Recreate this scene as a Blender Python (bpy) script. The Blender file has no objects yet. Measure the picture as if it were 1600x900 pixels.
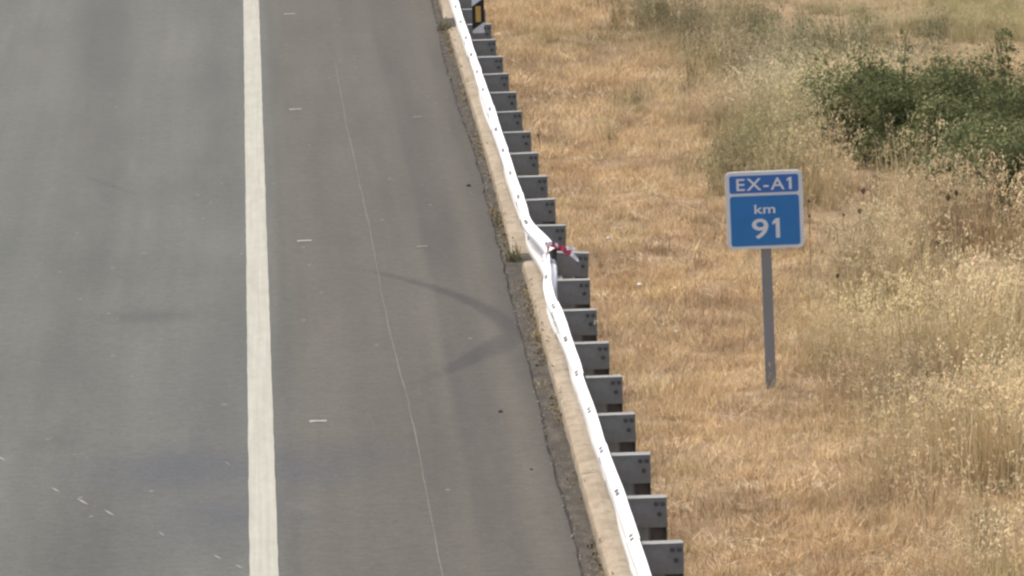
import bpy, math, random
import numpy as np
from mathutils import Vector, Matrix

random.seed(7)
RNG = np.random.default_rng(11)
S = bpy.context.scene
COL = S.collection
PI = math.pi

# ------------------------------------------------------------------ camera
CAM_H = 8.5
FPX = 11920.0                      # focal length in 1600-px-wide pixels
def camera_axes(roll_deg, vp=(369.0, -1029.0)):
    r = math.radians(roll_deg)
    Y = np.array([(vp[0]-800)/FPX, (450-vp[1])/FPX, -1.0]); Y /= np.linalg.norm(Y)
    U = np.array([-math.sin(r), math.cos(r), 0.0]); Z = U - Y*(U @ Y); Z /= np.linalg.norm(Z)
    X = np.cross(Y, Z)
    return np.array([X, Y, Z]).T   # world -> camera
CM = camera_axes(2.0)
def ground(px, py, z=0.0):
    """measured position on the photograph -> place on the plane of height z"""
    d = np.array([(px-800)/FPX, (450-py)/FPX, -1.0]); w = CM.T @ d
    t = (z-CAM_H)/w[2]
    return float(w[0]*t), float(w[1]*t)
cam_d = bpy.data.cameras.new('camera')
cam = bpy.data.objects.new('camera', cam_d); COL.objects.link(cam)
cam_d.sensor_width = 36.0
cam_d.lens = FPX/1600*36.0
cam_d.clip_start = 0.5
cam_d.clip_end = 3000
mw = Matrix([[CM[j][i] for j in range(3)] + [0] for i in range(3)] + [[0, 0, 0, 1]])
mw.translation = Vector((0, 0, CAM_H))
cam.matrix_world = mw
S.camera = cam

# ------------------------------------------------------------------ light
SUN_EL, SUN_AZ = 62.0, 48.0        # azimuth: degrees beyond due left of the road
world = bpy.data.worlds.new('World'); S.world = world; world.use_nodes = True
wn = world.node_tree.nodes; wl = world.node_tree.links; wn.clear()
sky = wn.new('ShaderNodeTexSky'); sky.sky_type = 'NISHITA'; sky.sun_disc = False
el, az = math.radians(SUN_EL), math.radians(SUN_AZ)
sdir = Vector((-math.cos(el)*math.cos(az), math.cos(el)*math.sin(az), math.sin(el)))
sky.sun_elevation = el
sky.sun_rotation = math.atan2(sdir.x, sdir.y)
sky.dust_density = 6.0; sky.ozone_density = 1.0
bg = wn.new('ShaderNodeBackground'); bg.inputs['Strength'].default_value = 0.15
wo = wn.new('ShaderNodeOutputWorld')
wl.new(sky.outputs[0], bg.inputs[0]); wl.new(bg.outputs[0], wo.inputs[0])
sl = bpy.data.lights.new('sun', 'SUN'); sl.energy = 1.5; sl.angle = math.radians(8.0); sl.color = (1.0, 0.955, 0.88)
so = bpy.data.objects.new('sun', sl); COL.objects.link(so)
so.rotation_euler = (-sdir).to_track_quat('-Z', 'Y').to_euler(); so.location = (-30, 60, 50)
S.view_settings.view_transform = 'Standard'; S.view_settings.look = 'None'
S.view_settings.exposure = 0.62; S.view_settings.gamma = 1.0
S.render.engine = 'CYCLES'
S.cycles.filter_width = 2.5
S.cycles.use_denoising = True
S.cycles.max_bounces = 6

# ------------------------------------------------------------------ helpers
def tag(o, label=None, cat=None, group=None, kind=None):
    if label: o['label'] = label
    if cat: o['category'] = cat
    if group: o['group'] = group
    if kind: o['kind'] = kind
    return o
def empty(name, loc=(0, 0, 0), rz=0):
    o = bpy.data.objects.new(name, None); COL.objects.link(o)
    o.location = loc; o.rotation_euler = (0, 0, rz); o.empty_display_size = 0.1
    return o
def link(name, me, parent=None, loc=None):
    o = bpy.data.objects.new(name, me); COL.objects.link(o)
    if parent: o.parent = parent
    if loc is not None: o.location = loc
    return o
class MB:
    def __init__(s): s.v = []; s.f = []; s.m = []
    def add(s, vs, fs, mi=0):
        n = len(s.v); s.v += [tuple(map(float, v)) for v in vs]
        s.f += [tuple(i+n for i in f) for f in fs]; s.m += [mi]*len(fs)
    def box(s, a, b, mi=0):
        x0, y0, z0 = a; x1, y1, z1 = b
        s.add([(x0,y0,z0),(x1,y0,z0),(x1,y1,z0),(x0,y1,z0),(x0,y0,z1),(x1,y0,z1),(x1,y1,z1),(x0,y1,z1)],
              [(0,3,2,1),(4,5,6,7),(0,1,5,4),(1,2,6,5),(2,3,7,6),(3,0,4,7)], mi)
    def tube(s, pts, rad, n=6, mi=0, cap=True):
        pts = [Vector(p) for p in pts]; vs = []
        if not hasattr(rad, '__len__'): rad = [rad]*len(pts)
        for i, p in enumerate(pts):
            t = (pts[min(i+1, len(pts)-1)]-pts[max(i-1, 0)]).normalized()
            a = t.cross(Vector((0.13, 0.91, 0.37))).normalized(); b = t.cross(a)
            for k in range(n):
                an = 2*PI*k/n; vs.append(p+(a*math.cos(an)+b*math.sin(an))*rad[i])
        fs = []
        for i in range(len(pts)-1):
            for k in range(n):
                fs.append((i*n+k, i*n+(k+1) % n, (i+1)*n+(k+1) % n, (i+1)*n+k))
        if cap: fs += [tuple(range(n-1, -1, -1)), tuple((len(pts)-1)*n+k for k in range(n))]
        s.add(vs, fs, mi)
    def build(s, name, mats, parent=None, loc=None, smooth=False):
        me = bpy.data.meshes.new(name); me.from_pydata(s.v, [], s.f)
        for m in (mats if isinstance(mats, (list, tuple)) else [mats]): me.materials.append(m)
        me.polygons.foreach_set('material_index', s.m)
        if smooth: me.polygons.foreach_set('use_smooth', [True]*len(s.f))
        me.update()
        return link(name, me, parent, loc)
def grid_mesh(name, xs, ys, zfun, mats, attrs=None, parent=None, kind=None):
    xs = np.asarray(xs, float); ys = np.asarray(ys, float)
    X, Y = np.meshgrid(xs, ys); Z = zfun(X, Y)
    V = np.stack([X.ravel(), Y.ravel(), Z.ravel()], 1)
    nx, ny = len(xs), len(ys)
    i = (np.arange(ny-1)[:, None]*nx + np.arange(nx-1)[None, :]).ravel()
    F = np.stack([i, i+1, i+nx+1, i+nx], 1)
    me = bpy.data.meshes.new(name)
    me.vertices.add(len(V)); me.vertices.foreach_set('co', V.ravel())
    me.loops.add(F.size); me.loops.foreach_set('vertex_index', F.ravel().astype(np.int32))
    me.polygons.add(len(F)); me.polygons.foreach_set('loop_start', np.arange(0, F.size, 4, dtype=np.int32))
    me.update(calc_edges=True)
    me.polygons.foreach_set('use_smooth', np.ones(len(F), bool))
    for k, fn in (attrs or {}).items():
        a = me.attributes.new(k, 'FLOAT', 'POINT'); a.data.foreach_set('value', fn(X, Y).ravel().astype(np.float32))
    me.materials.append(mats)
    o = link(name, me, parent)
    if kind: o['kind'] = kind
    return o
# smooth value noise on arrays
_P = np.random.default_rng(5).random((256, 256))
def vnoise(x, y):
    x = np.asarray(x, float); y = np.asarray(y, float)
    xi = np.floor(x).astype(int); yi = np.floor(y).astype(int); fx = x-xi; fy = y-yi
    fx = fx*fx*(3-2*fx); fy = fy*fy*(3-2*fy)
    g = lambda a, b: _P[a & 255, b & 255]
    return (g(xi, yi)*(1-fx)+g(xi+1, yi)*fx)*(1-fy)+(g(xi, yi+1)*(1-fx)+g(xi+1, yi+1)*fx)*fy
def fbm(x, y, o=4):
    s = 0; a = 0.5; t = 0
    for k in range(o):
        s = s+a*vnoise(x*2**k+17.3*k, y*2**k+5.1*k); t += a; a *= 0.5
    return s/t
def sstep(a, b, x):
    t = np.clip((x-a)/(b-a), 0, 1); return t*t*(3-2*t)

# ------------------------------------------------------------------ materials
class NT:
    def __init__(s, name):
        s.mat = bpy.data.materials.new(name); s.mat.use_nodes = True
        s.t = s.mat.node_tree; s.n = s.t.nodes; s.l = s.t.links
        s.bsdf = s.n['Principled BSDF']
    def new(s, ty, **kw):
        n = s.n.new(ty)
        for k, v in kw.items(): setattr(n, k, v)
        return n
    def pos(s, scale=(1, 1, 1)):
        g = s.new('ShaderNodeNewGeometry'); m = s.new('ShaderNodeMapping'); m.inputs['Scale'].default_value = scale
        s.l.new(g.outputs['Position'], m.inputs['Vector']); return m.outputs[0]
    def obj(s, scale=(1, 1, 1)):
        g = s.new('ShaderNodeTexCoord'); m = s.new('ShaderNodeMapping'); m.inputs['Scale'].default_value = scale
        s.l.new(g.outputs['Object'], m.inputs['Vector']); return m.outputs[0]
    def noise(s, vec, scale, detail=4, rough=0.6):
        n = s.new('ShaderNodeTexNoise'); n.inputs['Scale'].default_value = scale
        n.inputs['Detail'].default_value = detail; n.inputs['Roughness'].default_value = rough
        s.l.new(vec, n.inputs['Vector']); return n.outputs['Fac']
    def ramp(s, fac, stops):
        r = s.new('ShaderNodeValToRGB'); e = r.color_ramp.elements
        while len(e) < len(stops): e.new(0.5)
        for q, (p, c) in zip(e, stops):
            q.position = p; q.color = (*c, 1) if len(c) == 3 else c
        s.l.new(fac, r.inputs[0]); return r.outputs[0]
    def mix(s, fac, a, b, mode='MIX'):
        m = s.new('ShaderNodeMix', data_type='RGBA', blend_type=mode)
        for sock, v in ((m.inputs[0], fac), (m.inputs[6], a), (m.inputs[7], b)):
            if isinstance(v, (int, float)): sock.default_value = v
            elif isinstance(v, tuple): sock.default_value = (*v, 1)
            else: s.l.new(v, sock)
        return m.outputs[2]
    def math(s, op, a, b=None, c=None, clamp=False):
        m = s.new('ShaderNodeMath', operation=op, use_clamp=clamp)
        for i, v in enumerate((a, b, c)):
            if v is None: continue
            if isinstance(v, (int, float)): m.inputs[i].default_value = v
            else: s.l.new(v, m.inputs[i])
        return m.outputs[0]
    def attr(s, name, ty='GEOMETRY', out='Fac'):
        a = s.new('ShaderNodeAttribute', attribute_type=ty); a.attribute_name = name; return a.outputs[out]
    def base(s, c):
        if isinstance(c, tuple): s.bsdf.inputs['Base Color'].default_value = (*c, 1)
        else: s.l.new(c, s.bsdf.inputs['Base Color'])
    def set(s, rough=0.8, metal=0.0, spec=0.3):
        s.bsdf.inputs['Roughness'].default_value = rough; s.bsdf.inputs['Metallic'].default_value = metal
        s.bsdf.inputs['Specular IOR Level'].default_value = spec
    def bump(s, h, strength=0.3, dist=0.01):
        b = s.new('ShaderNodeBump'); b.inputs['Strength'].default_value = strength; b.inputs['Distance'].default_value = dist
        s.l.new(h, b.inputs['Height']); s.l.new(b.outputs[0], s.bsdf.inputs['Normal'])
def mottled(name, c0, c1, scale=8, rough=0.7, metal=0.0, stretch=(1, 1, 1), bump=0.0, spec=0.3, lo=0.3, hi=0.7, dist=0.01):
    m = NT(name); v = m.obj(stretch); n = m.noise(v, scale, 5, 0.65)
    m.base(m.ramp(n, [(lo, c0), (hi, c1)])); m.set(rough, metal, spec)
    if bump: m.bump(n, bump, dist)
    return m.mat

# asphalt: lane greyer, shoulder browner, long wear streaks, tyre and spill stains from mesh attributes
def asphalt():
    m = NT('asphalt'); p = m.pos()
    big = m.noise(m.pos((1.0, 0.10, 1)), 1.3, 4, 0.55)
    streak = m.noise(m.pos((1.0, 0.012, 1)), 6.0, 5, 0.6)
    cross = m.noise(m.pos((0.25, 1.0, 1)), 2.2, 4, 0.6)
    grain = m.noise(p, 95, 3, 0.7)
    agg = m.new('ShaderNodeTexVoronoi'); agg.inputs['Scale'].default_value = 60; m.l.new(p, agg.inputs['Vector'])
    lane = m.ramp(big, [(0.30, (0.077, 0.081, 0.070)), (0.72, (0.100, 0.103, 0.087))])
    shoulder = m.ramp(big, [(0.30, (0.070, 0.065, 0.052)), (0.72, (0.088, 0.082, 0.066))])
    c = m.mix(m.attr('shoulder'), lane, shoulder)
    c = m.mix(0.40, c, m.ramp(streak, [(0.3, (0.42, 0.42, 0.42)), (0.7, (0.58, 0.57, 0.55))]), 'OVERLAY')
    c = m.mix(0.30, c, m.ramp(cross, [(0.3, (0.44, 0.44, 0.44)), (0.7, (0.56, 0.56, 0.56))]), 'OVERLAY')
    c = m.mix(0.7, c, m.ramp(grain, [(0.3, (0.38, 0.38, 0.38)), (0.7, (0.62, 0.62, 0.62))]), 'OVERLAY')
    c = m.mix(m.math('MULTIPLY', m.attr('stain'), 1.0, clamp=True), c, (0.036, 0.033, 0.030))
    c = m.mix(m.math('MULTIPLY', m.attr('bluish'), 0.6, clamp=True), c, (0.058, 0.060, 0.066))
    c = m.mix(m.math('MULTIPLY', m.attr('dust'), 0.6, clamp=True), c, (0.15, 0.138, 0.115))
    n2 = m.noise(p, 9, 4, 0.7); n3 = m.noise(p, 30, 3, 0.7)
    c = m.mix(0.55, c, m.ramp(n2, [(0.3, (0.36, 0.36, 0.37)), (0.7, (0.64, 0.64, 0.63))]), 'OVERLAY')
    c = m.mix(0.9, c, m.ramp(n3, [(0.3, (0.40, 0.40, 0.40)), (0.7, (0.60, 0.60, 0.60))]), 'OVERLAY')
    sp = m.new('ShaderNodeTexVoronoi'); sp.inputs['Scale'].default_value = 2.6; m.l.new(m.pos((1, .6, 1)), sp.inputs['Vector'])
    c = m.mix(m.ramp(sp.outputs['Distance'], [(0.035, (.75, .75, .75)), (0.06, (0, 0, 0))]), c, (0.20, 0.185, 0.155))
    m.base(c); m.set(0.85, 0, 0.25)
    m.bump(m.math('ADD', grain, m.math('MULTIPLY', agg.outputs['Distance'], 0.6)), 0.25, 0.006)
    return m.mat
M = {}
M['asphalt'] = asphalt()
M['gutter'] = None
def gutter():
    m = NT('broken_asphalt'); p = m.pos()
    a = m.noise(m.pos((1, 0.4, 1)), 9, 6, 0.7); b = m.noise(p, 70, 4, 0.7)
    c = m.ramp(a, [(0.25, (0.045, 0.041, 0.033)), (0.5, (0.075, 0.068, 0.056)), (0.75, (0.13, 0.116, 0.096))])
    c = m.mix(0.8, c, m.ramp(b, [(0.3, (0.3, 0.3, 0.3)), (0.7, (0.68, 0.67, 0.65))]), 'OVERLAY')
    m.base(c); m.set(0.95, 0, 0.15); m.bump(m.math('ADD', a, b), 0.6, 0.02); return m.mat
M['gutter'] = gutter()
M['seam'] = mottled('seam_dirt', (0.02, 0.018, 0.015), (0.05, 0.044, 0.037), 7, 0.95)
def linepaint():
    m = NT('road_paint'); p = m.pos()
    a = m.noise(m.pos((1, 0.15, 1)), 10, 6, 0.7); b = m.noise(p, 60, 4, 0.75); w = m.noise(m.pos((3.0, 0.02, 1)), 12, 3, 0.5)
    c = m.ramp(a, [(0.25, (0.28, 0.275, 0.222)), (0.7, (0.35, 0.342, 0.28))])
    c = m.mix(0.6, c, m.ramp(w, [(0.3, (0.42, 0.42, 0.42)), (0.7, (0.55, 0.55, 0.55))]), 'OVERLAY')
    c = m.mix(m.ramp(b, [(0.30, (0.75, 0.75, 0.75)), (0.40, (0, 0, 0))]), c, (0.27, 0.255, 0.225))
    m.base(c); m.set(0.75, 0, 0.3); m.bump(b, 0.2, 0.004); return m.mat
M['paint'] = linepaint()
M['tick'] = mottled('tick_paint', (0.20, 0.185, 0.155), (0.33, 0.31, 0.265), 40, 0.8)
M['tick_faint'] = mottled('worn_tick_paint', (0.125, 0.117, 0.098), (0.18, 0.168, 0.145), 40, 0.8)
M['joint'] = mottled('joint_dust', (0.11, 0.103, 0.086), (0.185, 0.173, 0.147), 9, 0.9)
M['scrape'] = mottled('fresh_scrape', (0.19, 0.185, 0.17), (0.30, 0.29, 0.27), 30, 0.8)
def kerbmat():
    m = NT('kerb_concrete'); p = m.pos()
    a = m.noise(m.pos((1, 0.35, 1)), 3.0, 5, 0.6); b = m.noise(p, 55, 5, 0.7); d = m.noise(m.pos((1, 0.5, 1)), 9, 5, 0.7)
    c = m.ramp(a, [(0.25, (0.26, 0.210, 0.143)), (0.5, (0.345, 0.286, 0.205)), (0.75, (0.39, 0.327, 0.243))])
    c = m.mix(0.6, c, m.ramp(b, [(0.3, (0.36, 0.36, 0.36)), (0.7, (0.62, 0.62, 0.62))]), 'OVERLAY')
    c = m.mix(m.ramp(d, [(0.38, (0.8, 0.8, 0.8)), (0.54, (0, 0, 0))]), c, (0.235, 0.19, 0.13))
    m.base(c); m.set(0.9, 0, 0.2); m.bump(m.math('ADD', b, d), 0.35, 0.01); return m.mat
M['kerb'] = kerbmat()
def railpaint():
    m = NT('white_rail_paint'); v = m.obj()
    a = m.noise(m.obj((1, 0.3, 3)), 3, 5, 0.6); b = m.noise(v, 30, 5, 0.7)
    c = m.ramp(a, [(0.2, (0.66, 0.655, 0.64)), (0.6, (0.78, 0.78, 0.775))])
    c = m.mix(m.ramp(b, [(0.26, (0.5, 0.5, 0.5)), (0.36, (0, 0, 0))]), c, (0.52, 0.49, 0.44))
    sx = m.new('ShaderNodeSeparateXYZ'); m.l.new(v, sx.inputs[0])
    d = m.math('MULTIPLY', m.ramp(m.math('MULTIPLY_ADD', m.noise(m.obj((1, 0.6, 2)), 5, 5, 0.7), 0.10, sx.outputs[2]), [(0.58, (0.8, 0.8, 0.8)), (0.655, (0, 0, 0))]), 0.8)
    c = m.mix(d, c, (0.47, 0.435, 0.365))
    m.base(c); m.set(0.45, 0, 0.4); return m.mat
M['rail'] = railpaint()
M['galv'] = mottled('galvanised_spacer', (0.200, 0.202, 0.186), (0.280, 0.280, 0.258), 9, 0.7, 0.0, bump=0.03)
M['post'] = mottled('dark_post_steel', (0.125, 0.115, 0.105), (0.175, 0.163, 0.15), 10, 0.7, 0.0)
M['bolt'] = mottled('bolt_zinc', (0.15, 0.15, 0.145), (0.24, 0.24, 0.23), 60, 0.5, 0.2)
M['signpost'] = mottled('sign_post_steel', (0.29, 0.292, 0.292), (0.34, 0.342, 0.34), 6, 0.5, 0.15, (1, 1, 0.3))
M['signwhite'] = mottled('sign_white', (0.80, 0.83, 0.82), (0.87, 0.88, 0.86), 12, 0.4, spec=0.5)
M['signblue_top'] = mottled('sign_blue_top', (0.040, 0.170, 0.49), (0.052, 0.195, 0.55), 7, 0.4, spec=0.5)
M['signblue'] = mottled('sign_blue', (0.022, 0.200, 0.51), (0.032, 0.230, 0.57), 5, 0.4, spec=0.5)
M['black'] = mottled('black_band', (0.025, 0.017, 0.02), (0.045, 0.03, 0.033), 20, 0.5)
M['amber'] = mottled('amber_reflector', (0.62, 0.36, 0.07), (0.72, 0.45, 0.12), 50, 0.3, spec=0.6)
M['delin'] = mottled('delineator_white', (0.82, 0.81, 0.77), (0.88, 0.87, 0.84), 15, 0.5)
M['green_plastic'] = mottled('green_plastic', (0.03, 0.15, 0.06), (0.05, 0.20, 0.085), 15, 0.5)
M['tape_red'] = mottled('tape_red', (0.50, 0.05, 0.09), (0.60, 0.10, 0.15), 30, 0.45)
M['tape_white'] = mottled('tape_white', (0.80, 0.74, 0.75), (0.88, 0.84, 0.84), 30, 0.45)
M['stone'] = mottled('pale_stone', (0.50, 0.45, 0.37), (0.70, 0.66, 0.58), 40, 0.9)
M['darkbit'] = mottled('dark_rubber', (0.045, 0.042, 0.038), (0.075, 0.07, 0.062), 40, 0.9)
M['twig'] = mottled('dry_twig', (0.075, 0.05, 0.032), (0.15, 0.10, 0.065), 40, 0.9)
M['thistle'] = mottled('thistle_head', (0.10, 0.065, 0.045), (0.20, 0.135, 0.09), 60, 0.95)
M['stem'] = mottled('dry_stem', (0.26, 0.19, 0.11), (0.36, 0.27, 0.16), 20, 0.9)
M['seed'] = mottled('pale_seed', (0.50, 0.43, 0.28), (0.66, 0.58, 0.42), 50, 0.9)
M['bark'] = mottled('bush_stem', (0.07, 0.052, 0.035), (0.13, 0.10, 0.07), 20, 0.95)
def soil():
    m = NT('dry_soil'); p = m.pos()
    a = m.noise(p, 1.3, 6, 0.65); b = m.noise(p, 26, 5, 0.7)
    c = m.ramp(a, [(0.28, (0.21, 0.145, 0.085)), (0.5, (0.30, 0.215, 0.13)), (0.72, (0.37, 0.275, 0.17))])
    c = m.mix(0.8, c, m.ramp(b, [(0.3, (0.32, 0.32, 0.32)), (0.7, (0.66, 0.66, 0.64))]), 'OVERLAY')
    m.base(c); m.set(0.95, 0, 0.1); m.bump(b, 0.8, 0.03); return m.mat
M['soil'] = soil()
def grassmat(name, trans=0.25):
    m = NT(name)
    ic = m.attr('icol', 'INSTANCER', 'Color'); tn = m.attr('tone', 'GEOMETRY', 'Fac')
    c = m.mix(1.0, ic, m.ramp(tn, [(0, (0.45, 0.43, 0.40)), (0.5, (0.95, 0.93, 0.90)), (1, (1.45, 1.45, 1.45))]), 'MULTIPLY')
    m.base(c); m.set(0.75, 0, 0.2)
    t = m.new('ShaderNodeBsdfTranslucent'); m.l.new(c, t.inputs[0])
    x = m.new('ShaderNodeMixShader'); x.inputs[0].default_value = trans
    m.l.new(m.bsdf.outputs[0], x.inputs[1]); m.l.new(t.outputs[0], x.inputs[2])
    m.l.new(x.outputs[0], m.n['Material Output'].inputs['Surface']); return m.mat
M['grass'] = grassmat('dry_grass')
def leafmat(name):
    m = NT(name); tn = m.attr('tone', 'GEOMETRY', 'Fac')
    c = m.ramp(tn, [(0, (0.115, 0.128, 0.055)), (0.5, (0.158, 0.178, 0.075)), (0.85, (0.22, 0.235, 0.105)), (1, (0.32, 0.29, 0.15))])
    m.base(c); m.set(0.8, 0, 0.1)
    t = m.new('ShaderNodeBsdfTranslucent'); m.l.new(c, t.inputs[0])
    x = m.new('ShaderNodeMixShader'); x.inputs[0].default_value = 0.25
    m.l.new(m.bsdf.outputs[0], x.inputs[1]); m.l.new(t.outputs[0], x.inputs[2])
    m.l.new(x.outputs[0], m.n['Material Output'].inputs['Surface']); return m.mat
M['leaf'] = leafmat('bush_leaf')

# ------------------------------------------------------------------ the setting: road
def polyx(ys, pts):                    # x of a long line at distances ys
    p = sorted(pts); return np.interp(ys, [q[0] for q in p], [q[1] for q in p])
SEAM = [(0, 2.06), (51.8, 2.09), (56, 2.09), (61.5, 2.13), (67, 2.13), (72, 2.17), (80, 2.19), (88, 2.15), (98, 2.22), (140, 2.25), (500, 2.25)]
KERB = [(0, 2.20), (51.8, 2.235), (55.4, 2.245), (61.5, 2.275), (69.3, 2.315), (69.9, 2.25), (76.2, 2.285), (82, 2.295), (98, 2.30), (140, 2.31), (500, 2.31)]
def seamx(y):
    y = np.asarray(y, float)
    return polyx(y, SEAM)+0.016*(vnoise(y*2.3, 3.1)-0.5)+0.02*(vnoise(y*0.6, 8.1)-0.5)
SKID = [[(545,418),(600,428),(650,441),(700,457),(740,473),(770,490),(792,507),(803,521)],
        [(803,521),(792,534),(750,552),(710,573),(640,602)]]
SKW = [[.008,.016,.024,.033,.046,.068,.09,.085], [.085,.08,.060,.040,.016]]
SKD = [[.12,.45,.6,.65,.7,.7,.62,.55], [.55,.6,.6,.42,.1]]
def blobs(X, Y, lst):
    s = np.zeros_like(X)
    for px, py, rx, ry, a in lst:
        gx, gy = ground(px, py); s = np.maximum(s, a*np.exp(-(((X-gx)/rx)**2+((Y-gy)/ry)**2)))
    return s
def stroke(X, Y, pts, ws, ds):
    s = np.zeros_like(X); k = 0.123
    g = [ground(*p) for p in pts]
    for i in range(len(g)-1):
        ax, ay = g[i][0], g[i][1]*k; bx, by = g[i+1][0], g[i+1][1]*k
        dx, dy = bx-ax, by-ay; t = np.clip(((X-ax)*dx+(Y*k-ay)*dy)/(dx*dx+dy*dy), 0, 1)
        d = np.hypot(X-ax-t*dx, Y*k-ay-t*dy); w = ws[i]+(ws[i+1]-ws[i])*t; a = ds[i]+(ds[i+1]-ds[i])*t
        s = np.maximum(s, a*(1-sstep(0.5, 1.25, d/w)))
    return s
def stain(X, Y):
    s = np.zeros_like(X)
    for p, w, d in zip(SKID, SKW, SKD): s = np.maximum(s, stroke(X, Y, p, w, d)*(.62+.55*fbm(X*14+Y*3.5, Y*1.5-X*6, 3)))
    s = np.maximum(s, stroke(X, Y, [(130,275),(165,288),(215,303)], [.012,.014,.008], [.15,.3,.1]))
    # darker wheel band on the shoulder and dirt beside the seam
    c = 1.60+0.04*np.sin(Y*0.11); n = fbm(X*1.5, Y*0.25)
    u = X-c; s = s+0.44*sstep(-.21, -.13, u+.05*(n-.5))*(1-sstep(0.04, 0.30, u))*(.45+.75*n)*(.4+.6*sstep(95, 74, Y)); s = s+.16*(1-sstep(.03, .10, np.abs(X-1.18+.02*np.sin(Y*.3))))*fbm(X*2, Y*.2); s = s+.13*sstep(.42, .6, fbm(X*2.2+11, Y*.05))*(X > 0)
    e = seamx(Y)-X; s = s+(0.30*sstep(0.24, 0.03, e)+0.30*sstep(0.06, 0.0, e))*(0.5+1.3*(fbm(X*3, Y*0.4)-0.3))
    s = s+0.30*(1-sstep(0.1, 0.55, np.abs(X+1.55+0.012*(Y-60))))*sstep(0.25, 0.6, fbm(X*0.9+3, Y*0.12))+.15*(1-sstep(.05, .35, np.abs(X+.45)))*sstep(.3, .6, fbm(X+8, Y*.1))
    s = s+0.16*(1-sstep(0.0, 0.09, np.abs(X-0.13)))
    s = s+blobs(X, Y, [(640,300,.2,3.5,.18),(235,495,.42,.45,.38),(75,690,.25,.3,.25),(520,715,.5,.8,.22),(60,690,.4,.7,.12),(260,300,.5,1.6,.15),(330,420,.5,1.2,.12),(100,880,1.2,1.5,.14),(340,130,.5,2,.10)])
    return np.clip(s, 0, 1)
def bluish(X, Y):
    return 1.5*blobs(X, Y, [(300,735,.65,1.2,1.0),(430,720,.8,1.1,.5),(190,735,.4,.9,.55),(360,800,.5,1.0,.8),(480,735,.35,.7,.8),(330,820,.5,1.4,.5),(560,720,.35,.6,.35),(330,620,.8,2.5,.25)])*(0.6+0.8*fbm(X*1.2, Y*0.5))
def dust(X, Y):
    return blobs(X, Y, [(470,790,.12,.35,.35),(380,790,.15,.3,.2),(60,85,.35,2.2,.35),(270,80,.3,2,.25),(120,220,.25,5,.2)])
xs = np.concatenate([np.linspace(-60, -12, 13), np.linspace(-11.5, -4.2, 18), np.arange(-4.0, 2.001, 0.028)])
nseam = 6                              # the last columns follow the broken edge
ys = np.concatenate([np.arange(-20, 44, 4.0), np.arange(46, 104.01, 0.11), np.arange(106, 180, 4.0), np.linspace(190, 900, 30)])
def road_sheet():
    xs_ = np.concatenate([xs, [2.02, 2.035, 2.05, 2.06, 2.07, 2.08]])
    o = grid_mesh('road', xs_, ys, lambda X, Y: np.zeros_like(X), M['asphalt'])
    me = o.data; n = len(me.vertices); co = np.empty(n*3); me.vertices.foreach_get('co', co); co = co.reshape(-1, 3)
    sx = seamx(co[:, 1]); m = co[:, 0] > 2.001; fr = (co[:, 0]-2.02)/0.06
    co[m, 0] = (2.004+(sx-0.006-2.004)*np.clip(0.15+0.85*fr, 0, 1))[m]
    co[co[:, 0] > sx-0.02, 2] -= 0.0
    me.vertices.foreach_set('co', co.ravel())
    X, Y = co[:, 0], co[:, 1]
    for k, fn in dict(stain=stain, bluish=bluish, dust=dust, shoulder=lambda X, Y: sstep(-0.15, 0.35, X)).items():
        a = me.attributes.new(k, 'FLOAT', 'POINT'); a.data.foreach_set('value', fn(X, Y).astype(np.float32))
    me.update(); o['kind'] = 'structure'; return o
road = road_sheet()

def strip(name, x0, x1, y0, y1, z, mat, dy=0.5, jit=0.0, parent=road, seed=0.0):
    n = max(2, int((y1-y0)/dy)+1); Y = np.linspace(y0, y1, n)
    a = x0+jit*(vnoise(Y*2.7+seed, seed+1.5)-0.5); b = x1+jit*(vnoise(Y*2.7+seed+31, seed+7.5)-0.5)
    m = MB(); vs = []; fs = []
    for i in range(n): vs += [(a[i], Y[i], z), (b[i], Y[i], z)]
    for i in range(n-1): fs.append((2*i, 2*i+1, 2*i+3, 2*i+2))
    m.add(vs, fs); return m.build(name, mat, parent)
strip('edge_line', -0.205, -0.005, -20, 500, 0.004, M['paint'], 0.25, 0.008)
for k in range(-2, 12):                # broken line between the lanes, left of the frame
    strip('lane_dash', -3.80, -3.65, 10+k*17.0, 14.5+k*17.0, 0.004, M['paint'], 0.5, 0.006)
tick_me = None
for k, (tx, ty, mt) in enumerate([(.36,47.6,0),(.35,59.83,0),(.35,72.05,0),(.36,84.56,0),(.38,96.7,0),(.38,108.9,0),(1.45,71.25,1),(1.69,83.28,1)]):
    m = MB(); w = 0.068 if not mt else 0.05; d = 0.05 if not mt else 0.04; n = 7; vs = []
    for i in range(n):
        u = -w+2*w*i/(n-1); s1 = 0.018*(random.random()-0.5)
        vs += [(u, -d+s1-0.018*(i < 2), 0), (u, d+0.018*(random.random()-0.5), 0)]
    m.add(vs, [(2*i, 2*i+2, 2*i+3, 2*i+1) for i in range(n-1)])
    m.build('tick_mark', M['tick_faint' if mt else 'tick'], road, (tx, ty, 0.004))
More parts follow.
